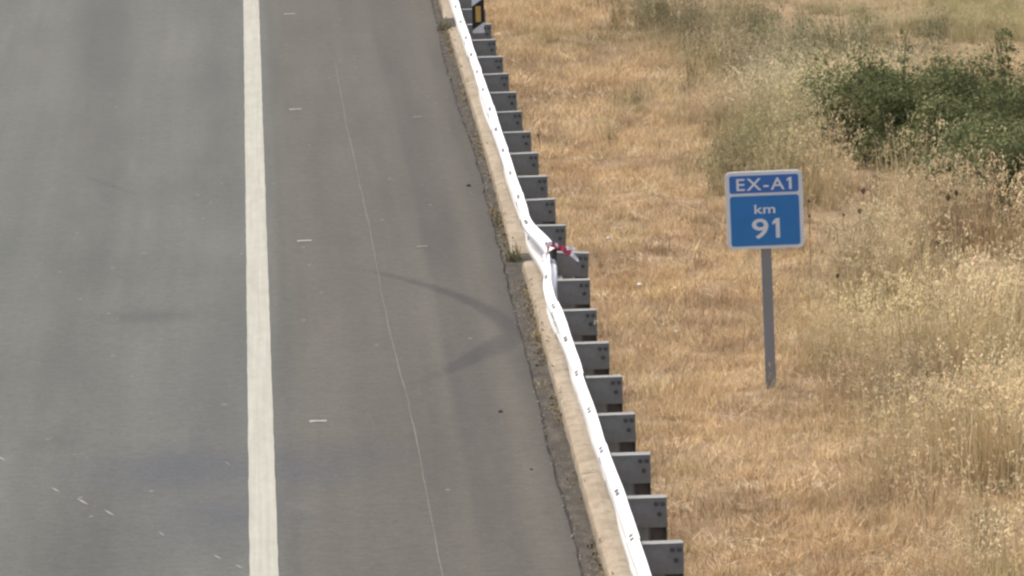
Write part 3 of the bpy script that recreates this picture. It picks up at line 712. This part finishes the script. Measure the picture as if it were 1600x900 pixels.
def beam(y0, y1, side, lift=0.0, label=None, crumple=0.0):
    step = .10; n = int((y1-y0)/step)+1; vs = []; fs = []; k = len(WPROF); T = .004
    outl = [(a, b) for a, b in WPROF]; inn = [(a+T, b) for a, b in WPROF[::-1]]; loop = outl+inn; kk = len(loop)
    for i in range(n):
        y = y0+(y1-y0)*i/(n-1); dx, dz, tw = beam_pose(y, side); c, s = math.cos(tw), math.sin(tw)
        sq = 1.0
        if crumple and side == 'near': sq = 1-.30*float(sstep(-1.6, .1, y-YB))
        for (a, b) in loop:
            b2 = b*sq
            if side == 'far' and crumple and b < 0: a2 = a-.008*float(sstep(1.6, -.1, y-YB))
            else: a2 = a
            # far of the break the beam leans about its foot, elsewhere about its upper ridge
            bb = b2-pivot(y, side)
            vs.append((a2*c+bb*s+dx-lift*.006, y-60, ZC+pivot(y, side)+dz-a2*s*.6+bb*c))
    for i in range(n-1):
        for q in range(kk):
            fs.append((i*kk+q, i*kk+(q+1) % kk, (i+1)*kk+(q+1) % kk, (i+1)*kk+q))
    for q in range(k-1):
        fs.append((q, q+1, kk-2-q, kk-1-q)); e = (n-1)*kk; fs.append((e+q+1, e+q, e+kk-1-q, e+kk-2-q))
    m = MB(); m.add(vs, fs); o = m.build('rail_beam', M['rail'], rail)
    if label: o['label'] = label
    return o
def bolt_mesh(r, h, n=8):
    m = MB(); m.tube([(0, 0, 0), (0, 0, h*.7)], r, n); m.tube([(0, 0, h*.7), (0, 0, h)], [r*.8, r*.55], n)
    me = bpy.data.meshes.new('bolt'); me.from_pydata(m.v, [], m.f); me.materials.append(M['bolt']); return me
BOLT = bolt_mesh(.0165, .012); BOLT_S = bolt_mesh(.0155, .010); BOLT_P = bolt_mesh(.0165, .012)
BOLT_P.materials.clear(); BOLT_P.materials.append(mottled('old_bolt', (0.075, 0.072, 0.067), (0.13, 0.125, 0.117), 60, 0.7))
def add_bolt(par, y, side, a, b, nrm, me):
    dx, dz, tw = beam_pose(y, side); c, s = math.cos(tw), math.sin(tw); bb = b-pivot(y, side)
    o = bpy.data.objects.new('bolt', me); COL.objects.link(o); o.parent = par
    o.location = (a*c+bb*s+dx-.003, y-60, ZC+pivot(y, side)+dz-a*s*.6+bb*c+.001)
    o.rotation_euler = Vector(nrm).to_track_quat('Z', 'Y').to_euler()
    return o
splices = [p for i, p in enumerate(POSTS) if (i-iD) % 2 == 0]
pos_i = [POSTS[0]-2.3]+splices+[POSTS[-1]+1.6]
beams = []
for j in range(len(pos_i)-1):
    a, b = pos_i[j], pos_i[j+1]
    side = 'near' if b <= YB+.05 else 'far'
    y0 = a-.16; y1 = b+.16; lab = None; cr = 0
    if abs(b-YB) < .05: y1 = YB+.20; lab = 'narrow twisted beam end pushed outwards at the break'; cr = 1
    if abs(a-YB) < .05: y0 = YB-.10; lab = 'beam leaning outwards with its lower lip splayed at the break'; cr = 1
    o = beam(y0, y1, side, lift=j % 2, label=lab, crumple=cr); beams.append(o)
    for p in POSTS:
        if a-.02 <= p < b-.02:
            d = p+(.22 if abs(p-YB) < .05 else 0)
            for q in (-.075, .075):
                add_bolt(o, d+q, side, -.050, .135, (-.55, -.25, .8), BOLT)
                if (abs(p-YB) < 6.5): add_bolt(o, d+q+.3, side, -.048, -.050, (-.6, -.25, .75), BOLT_S)
# posts with spacer plates
def post_parts():
    c = MB()                            # channel open towards the traffic
    c.box((.158, .020, -.15), (.275, .026, .668)); c.box((.158, -.030, -.15), (.164, .020, .668)); c.box((.269, -.030, -.15), (.275, .020, .668))
    s = MB()                            # spacer: face plate, folded top, end lips
    s.box((.004, -.042, .495), (.277, -.036, .694))
    s.box((.004, -.036, .688), (.277, .105, .694)); s.box((.004, -.045, .687), (.277, -.042, .697))
    s.box((.271, -.036, .500), (.277, .060, .687))
    t = MB(); t.box((.004, -.028, .385), (.150, -.022, .493)); t.box((.004, -.022, .385), (.150, .05, .391))
    return c, s, t
cM, sM, tM = post_parts()
proto = cM.build('guardrail_post', M['post']); sp = sM.build('spacer_plate', M['galv'], proto); tp = tM.build('spacer_bracket', M['galv'], proto)
for (bx, bz) in ((.205, .655), (.250, .655), (.228, .585)):
    o = bpy.data.objects.new('bolt', BOLT_P); COL.objects.link(o); o.parent = proto; o.location = (bx, -.042, bz); o.rotation_euler = (PI/2, 0, 0)
for i, p in enumerate(POSTS):
    if i == 0: r = proto
    else:
        r = proto.copy(); COL.objects.link(r)
        for ch in proto.children:
            q = ch.copy(); COL.objects.link(q); q.parent = r
    r.parent = rail
    sh = {0: .082, -1: .030}.get(i-iD, .006*(random.random()-.5))
    r.location = (sh, p-60, .006*(random.random()-.5))
    r.rotation_euler = (random.gauss(0, .008), random.gauss(0, .008)+(.04 if i == iD else 0), random.gauss(0, .02))
    if i == iD: r['label'] = 'post pushed out of line behind the broken splice'

# ------------------------------------------------------------------ warning tape knotted round the break
def ribbon(m, pts, wid, up, stripes, mi0=0):
    n = len(pts); vs = []; fs = []
    for p, w, u in zip(pts, wid, up):
        p = Vector(p); u = Vector(u).normalized()*w*.5; vs += [p-u, p+u]
    for i in range(n-1): m.add([vs[2*i], vs[2*i+1], vs[2*i+3], vs[2*i+2]], [(0, 1, 2, 3)], stripes[i])
ty = YB-.24; tx = ground(866, 383, .74)[0]
tape = empty('hazard_tape', (tx, ty, .74)); tag(tape, 'red and white warning tape knotted round the broken rail with a loose tail', 'tape')
m = MB(); w = .06
def P3(px, py, dy=0.0):                # place measured on the photo, on the plane of the splice
    d = np.array([(px-800)/FPX, (450-py)/FPX, -1.0]); v = CM.T @ d; t = (ty+dy)/v[1]
    return (v[0]*t-tx, dy, CAM_H+v[2]*t-.74)
tail = [(864,381),(872,384),(880,389),(887,393),(894,398),(899,403),(905,409)]
tw_ = [.028, .04, .048, .055, .045, .032, .010]; up_ = [(0,.2,1),(.1,.3,1),(.35,.2,1),(.4,.4,1),(.3,.8,.8),(.5,.3,.9),(.7,.1,.7)]
def densify(pts, wid, up, k=3):
    P = [Vector(P3(*q)) for q in pts]; oP, oW, oU = [], [], []
    for i in range(len(P)-1):
        for s in range(k):
            t = s/k; oP.append(P[i].lerp(P[i+1], t)+Vector((0, random.gauss(0, .006), 0))); oW.append(wid[i]*(1-t)+wid[i+1]*t); oU.append(Vector(up[i]).lerp(Vector(up[i+1]), t))
    return oP+[P[-1]], oW+[wid[-1]], oU+[Vector(up[-1])]
a_, b_, c_ = densify(tail, tw_, up_); ribbon(m, a_, b_, c_, [0, 0, 0, 0, 0, 0, 0, 0, 0, 0, 0, 1, 1, 1, 1, 1, 1, 1])
m.build('loose_tail', [M['tape_red'], M['tape_white']], tape)
m = MB(); a_, b_, c_ = densify([(872,384),(880,387.5),(892,388),(901,388.5)], [.03, .035, .03, .015], [(0, .4, 1)]*4); ribbon(m, a_, b_, c_, [0, 0, 0, 0, 1, 1, 1, 1, 1])
m.build('second_tail', [M['tape_red'], M['tape_white']], tape)
m = MB()                                # wraps over and round the beam ends
for k, (pts, st) in enumerate([([(851,378),(857,380),(864,382),(872,385)], [0, 1, 1, 1, 0, 0, 0, 0, 0]), ([(856,377),(864,378),(871,381),(877,386)], [1, 1, 0, 0, 1, 1, 0, 0, 0]), ([(856,383),(855,389),(853,395),(852,402)], [0, 0, 0, 1, 1, 1, 1, 1, 1])]):
    up = [(.0, .3, 1)]*4 if k < 2 else [(1, .3, 0)]*4
    a_, b_, c_ = densify(pts, [.028, .032, .03, .03] if k < 2 else [.022, .02, .016, .012], up)
    a_ = [p+Vector((0, -.10-.02*k, 0)) for p in a_]; ribbon(m, a_, b_, c_, st)
m.build('wrap', [M['tape_red'], M['tape_white']], tape)

# ------------------------------------------------------------------ kilometre sign
bx_, by_ = ground(1205, 602)
sign = empty('kilometre_sign', (bx_, by_, gz1(bx_, by_)))
tag(sign, 'blue kilometre 91 sign on a grey post in the dry grass', 'sign')
sign.rotation_euler = (0, math.radians(-.55), math.radians(-1.5))
def rrect(w, h, r, n=6):
    pts = []
    for cx, cy, a0 in ((w/2-r, h/2-r, 0), (-w/2+r, h/2-r, 90), (-w/2+r, -h/2+r, 180), (w/2-r, -h/2+r, 270)):
        for k in range(n+1):
            a = math.radians(a0+90*k/n); pts.append((cx+r*math.cos(a), cy+r*math.sin(a)))
    return pts
def plate(m, pts, y0, y1, cx=0, cz=0, bev=.0):
    n = len(pts); vs = [(x+cx, y0, z+cz) for x, z in pts]+[(x+cx, y1, z+cz) for x, z in pts]
    fs = [tuple(range(n)), tuple(range(2*n-1, n-1, -1))]+[(i, i+n, (i+1) % n+n, (i+1) % n) for i in range(n)]
    m.add(vs, fs)
PW, PH, PZ = .622, .628, 1.455         # panel size and centre height
m = MB(); m.box((-.042, .028, -.3), (.042, .072, PZ+.27)); post = m.build('post', M['signpost'], sign)
m = MB(); plate(m, rrect(PW, PH, .045), 0, .022, 0, PZ); plate(m, rrect(PW-.01, .03, .01), .022, .036, 0, PZ+.18); plate(m, rrect(PW-.01, .03, .01), .022, .036, 0, PZ-.18)
panel = m.build('sign_panel', M['signwhite'], sign)
m = MB(); plate(m, rrect(PW-.066, .142, .018), -.003, .001, 0, PZ+PH/2-.031-.071); m.build('road_number_field', M['signblue_top'], panel)
m = MB(); plate(m, rrect(PW-.066, .405, .022), -.003, .001, 0, PZ+PH/2-.197-.2025); m.build('distance_field', M['signblue'], panel)
m = MB(); m.box((-.05, .0362, PZ-.2), (.05, .0385, PZ-.16)); m.box((-.05, .0362, PZ+.16), (.05, .0385, PZ+.2)); m.build('clamp', M['bolt'], sign)
def text(body, cx, cz, w, h, bold=.012, spacing=1.0):
    cu = bpy.data.curves.new('lettering', 'FONT'); cu.body = body; cu.size = 1; cu.offset = bold; cu.space_character = spacing; cu.extrude = .0
    ob = bpy.data.objects.new('lettering_source', cu); COL.objects.link(ob)
    me = bpy.data.meshes.new_from_object(ob.evaluated_get(bpy.context.evaluated_depsgraph_get()))
    bpy.data.objects.remove(ob); bpy.data.curves.remove(cu)
    co = np.empty(len(me.vertices)*3); me.vertices.foreach_get('co', co); co = co.reshape(-1, 3)
    lo, hi = co.min(0), co.max(0)
    X = (co[:, 0]-(lo[0]+hi[0])/2)*w/(hi[0]-lo[0])+cx; Z = (co[:, 1]-(lo[1]+hi[1])/2)*h/(hi[1]-lo[1])+cz
    me.vertices.foreach_set('co', np.stack([X, np.full_like(X, -.0045), Z], 1).ravel()); me.update()
    me.materials.clear(); me.materials.append(M['signwhite']); me.name = 'lettering'
    return link('lettering', me, panel)
bpy.context.view_layer.update()
def digit_one(cx, cz, w, h, t):
    m = MB(); x1 = cx+w/2; x0 = x1-t; top = cz+h/2; bot = cz-h/2
    m.add([(x0, -.0045, bot), (x1, -.0045, bot), (x1, -.0045, top), (x0+t*.12, -.0045, top), (cx-w/2, -.0045, top-h*.17), (cx-w/2, -.0045, top-h*.33), (x0, -.0045, top-h*.25)],
          [(0, 1, 2, 3, 6), (3, 4, 5, 6)]); m.build('lettering', M['signwhite'], panel)
text('EX-A', -.0275, PZ+PH/2-.103, .389, .098, .012, 1.16)
digit_one(.204, PZ+PH/2-.103, .040, .098, .023)
text('km', .0, PZ+PH/2-.305, .168, .074, .014, 1.05)
text('9', -.042, PZ+PH/2-.465, .132, .164, .013)
digit_one(.0865, PZ+PH/2-.463, .059, .160, .033)

# ------------------------------------------------------------------ edge delineator standing behind the rail
dx_, dy_ = ground(748, 49, .62)
DS = 1/137.0                            # metres per photo pixel at that distance
del_ = empty('edge_delineator', (dx_, dy_, 0)); tag(del_, 'white edge delineator with slanted black band and amber reflector behind the rail', 'delineator')
zb = .60
def quad_slab(m, pts, y0, y1): plate(m, pts, y0, y1)
m = MB(); plate(m, [(-.068, zb), (.068, zb), (.068, zb+.56), (.04, zb+.61), (-.068, zb+.52)], 0, .05); m.box((-.03, .0502, -.1), (.03, .085, zb+.3)); m.build('body', M['delin'], del_)
m = MB(); plate(m, [(-.0695, zb+.035), (.0695, zb+.13), (.0695, zb+.40), (-.0695, zb+.305)], -.004, .0495); m.build('black_band', M['black'], del_)
m = MB(); plate(m, rrect(.060, .18, .006), -.008, -.0035, .0, zb+.218); m.build('reflector', M['amber'], del_)

# ------------------------------------------------------------------ small plants and litter
def small_plant(name, px, py, z0, label, cat, n, hi, wid, cols, seed, lean=.35, r=.07, head=0, at=None, group=None):
    g = random.Random(seed); x, y = ground(px, py, z0) if at is None else at
    root = empty(name, (x, y, z0)); tag(root, label, cat, group)
    vs, fs, tn = [], [], []; hv, hf, ht = [], [], []
    for _ in range(n):
        an = g.random()*6.28; d = r*math.sqrt(g.random())
        tip = blade(vs, fs, tn, g, (d*math.cos(an), d*2*math.sin(an), -.01), hi*g.uniform(.4, 1), abs(g.gauss(.1, lean)), g.random()*6.28, wid*g.uniform(.6, 1.2), g.uniform(.1, 1.2), 3)
        if head:
            for q in range(head):
                f = .55+.5*g.random(); o = (tip[0]*f+g.gauss(0, .012), tip[1]*f, tip[2]*f)
                blade(hv, hf, ht, g, o, g.uniform(.02, .04), g.uniform(.8, 2.6), g.random()*6.28, g.uniform(.010, .018), 0, 2)
    m = MB(); m.add(vs, fs); m.build('leaf', cols[0], root)
    if head: m = MB(); m.add(hv, hf); m.build('seed_head', cols[1], root)
    return root
M['weed_green'] = mottled('weed_green', (0.17, 0.16, 0.07), (0.30, 0.26, 0.13), 25, 0.8)
M['weed_dry'] = mottled('weed_dry', (0.34, 0.27, 0.14), (0.52, 0.42, 0.24), 25, 0.85)
small_plant('weed', 803, 407, .0, 'olive green weed filling the gap where the kerb is broken', 'weed', 80, .22, .010, [M['weed_green']], 1, .45, .075)
small_plant('weed', 702, 48, .0, 'pale green weed in the kerb gap near the top of the frame', 'weed', 80, .20, .012, [M['weed_green']], 2, .6, .14)
small_plant('weed', 770, 335, .0, 'thin dry weed against the kerb face above the broken gap', 'weed', 46, .17, .008, [M['weed_dry']], 3, .5, .05)
small_plant('weed', 776, 352, .0, 'small olive weed at the kerb foot just above the gap', 'weed', 40, .13, .010, [M['weed_green']], 6, .5, .05)
small_plant('weed', 838, 530, .0, 'straw coloured weed leaning over the kerb below the break', 'weed', 50, .16, .008, [M['weed_dry']], 4, .6, .06)
small_plant('weed', 851, 603, .0, 'small brown weed in the gutter beside the near kerb', 'weed', 24, .10, .008, [M['weed_dry']], 5, .6, .05)
small_plant('dry_stalk', 0, 0, -.02, 'pale zigzag seed stalk standing before the second post below the break', 'plant', 2, .60, .006, [M['stem'], M['seed']], 11, .03, .02, 9, at=(2.47, POSTS[iD-2]-.22))
small_plant('dry_stalk', 0, 0, -.02, 'short pale stalk standing before the first post below the break', 'plant', 3, .50, .006, [M['stem'], M['seed']], 12, .03, .03, 4, at=(2.46, POSTS[iD-1]-.25))
def thistle(px, py, hh, heads, seed, label):
    g = random.Random(seed); x, y = ground(px, py, hh)      # measured at the top head
    z = gz1(x, y); root = empty('dried_thistle', (x, y, z)); tag(root, label, 'thistle', 'dried thistles in the tall grass')
    for k in range(heads):
        dx = 0 if k == 0 else g.uniform(-.13, .13); h = (hh-z)*(1 if k == 0 else g.uniform(.78, .95))
        m = MB(); m.tube([(dx*.05, 0, -.03), (dx*.4, 0, h*.5), (dx, 0, h)], [.005, .004, .003], 5); m.build('stem', M['stem'], root)
        m = MB(); r = g.uniform(.012, .018)+.005*(seed in (2, 3, 5)); n = 9
        m.tube([(dx, 0, h-r*1.3), (dx, 0, h-r*.5), (dx, 0, h+r*.3), (dx, 0, h+r*.9), (dx, 0, h+r*1.3)], [r*.35, r*.95, r, r*.75, r*.3], n)
        for q in range(14):
            a = g.random()*6.28; e = g.uniform(-.4, 1.2); d = Vector((math.cos(a)*math.cos(e), math.sin(a)*math.cos(e), math.sin(e)))
            c0 = Vector((dx, 0, h)); s = d.cross(Vector((.3, .5, .8))).normalized()*r*.2
            m.add([c0+d*r*.7-s, c0+d*r*.7+s, c0+d*r*1.75], [(0, 1, 2)])
        m.build('flower_head', M['thistle'], root)
for px, py, hh, nh, sd, lab in [
    (1264,314,.72,2,1,'dried thistle with dark heads just right of the sign panel'),
    (1349,298,.70,1,2,'dried thistle with a single dark head high between sign and bushes'),
    (1343,330,.74,1,3,'dried thistle with the largest dark oval head right of the sign'),
    (1318,336,.62,2,4,'small two headed dried thistle between the sign and the oval headed one'),
    (1494,301,.72,2,5,'dried thistle with dark heads standing below the dark bushes'),
    (1309,431,.55,1,6,'short dried thistle in the grass right of the sign post'),
    (1466,378,.60,1,7,'lone dried thistle amid pale seed heads at middle right'),
    (1253,281,.66,1,8,'tiny dried thistle peeking beside the top right sign corner')]:
    thistle(px, py, hh, nh, sd, lab)
def pebble(name, px, py, z0, r, mat, label, cat, group, seed):
    g = random.Random(seed); x, y = ground(px, py, z0); m = MB(); n = 7; vs = []
    for h, k in ((-.3, .9), (.25, 1.0), (.6, .6)):
        for q in range(n): a = 6.283*q/n; vs.append((r*k*math.cos(a)*g.uniform(.75, 1.2), r*k*1.3*math.sin(a)*g.uniform(.75, 1.2), r*h*g.uniform(.8, 1.2)))
    fs = [(i*n+q, i*n+(q+1) % n, (i+1)*n+(q+1) % n, (i+1)*n+q) for i in range(2) for q in range(n)]+[tuple(2*n+q for q in range(n)), tuple(n-1-q for q in range(n))]
    m.add(vs, fs); o = m.build(name, mat, None, (x, y, z0+r*.25)); tag(o, label, cat, group)
for i, (px, py, r, lab) in enumerate([(951,374,.024,'small pale stone in mown grass right of the tape'), (999,447,.030,'largest pale stone in the mown grass below and right of the tape'), (1056,519,.016,'tiny pale stone in the mown grass left of the sign post')]):
    pebble('stone', px, py, .05, r, M['stone'], lab, 'stone', 'pale stones in the mown grass', i)
for i, (px, py, r, lab) in enumerate([(732,291,.024,'dark flat rubber scrap beside the seam above the skid marks'), (782,644,.020,'dark crumb lying on the shoulder below the skid marks'), (839,571,.014,'tiny dark crumb near the seam below the skid marks'), (830,734,.012,'small dark crumb on the shoulder near the lower right seam')]):
    pebble('debris', px, py, 0.0, r, M['darkbit'], lab, 'debris', 'dark debris on the shoulder', 20+i)
x, y = ground(843, 232, 0); m = MB(); m.tube([(0, 0, -.03), (.004, 0, .08), (-.006, 0, .14), (.008, 0, .19), (-.01, 0, .24)], [.006, .006, .005, .005, .003], 5)
m.tube([(-.006, 0, .14), (-.02, 0, .20)], [.004, .003], 5)
tag(m.build('twig', M['twig'], None, (x, y, gz1(x, y))), 'dark crooked twig sticking up right of the upper guardrail plates', 'twig')
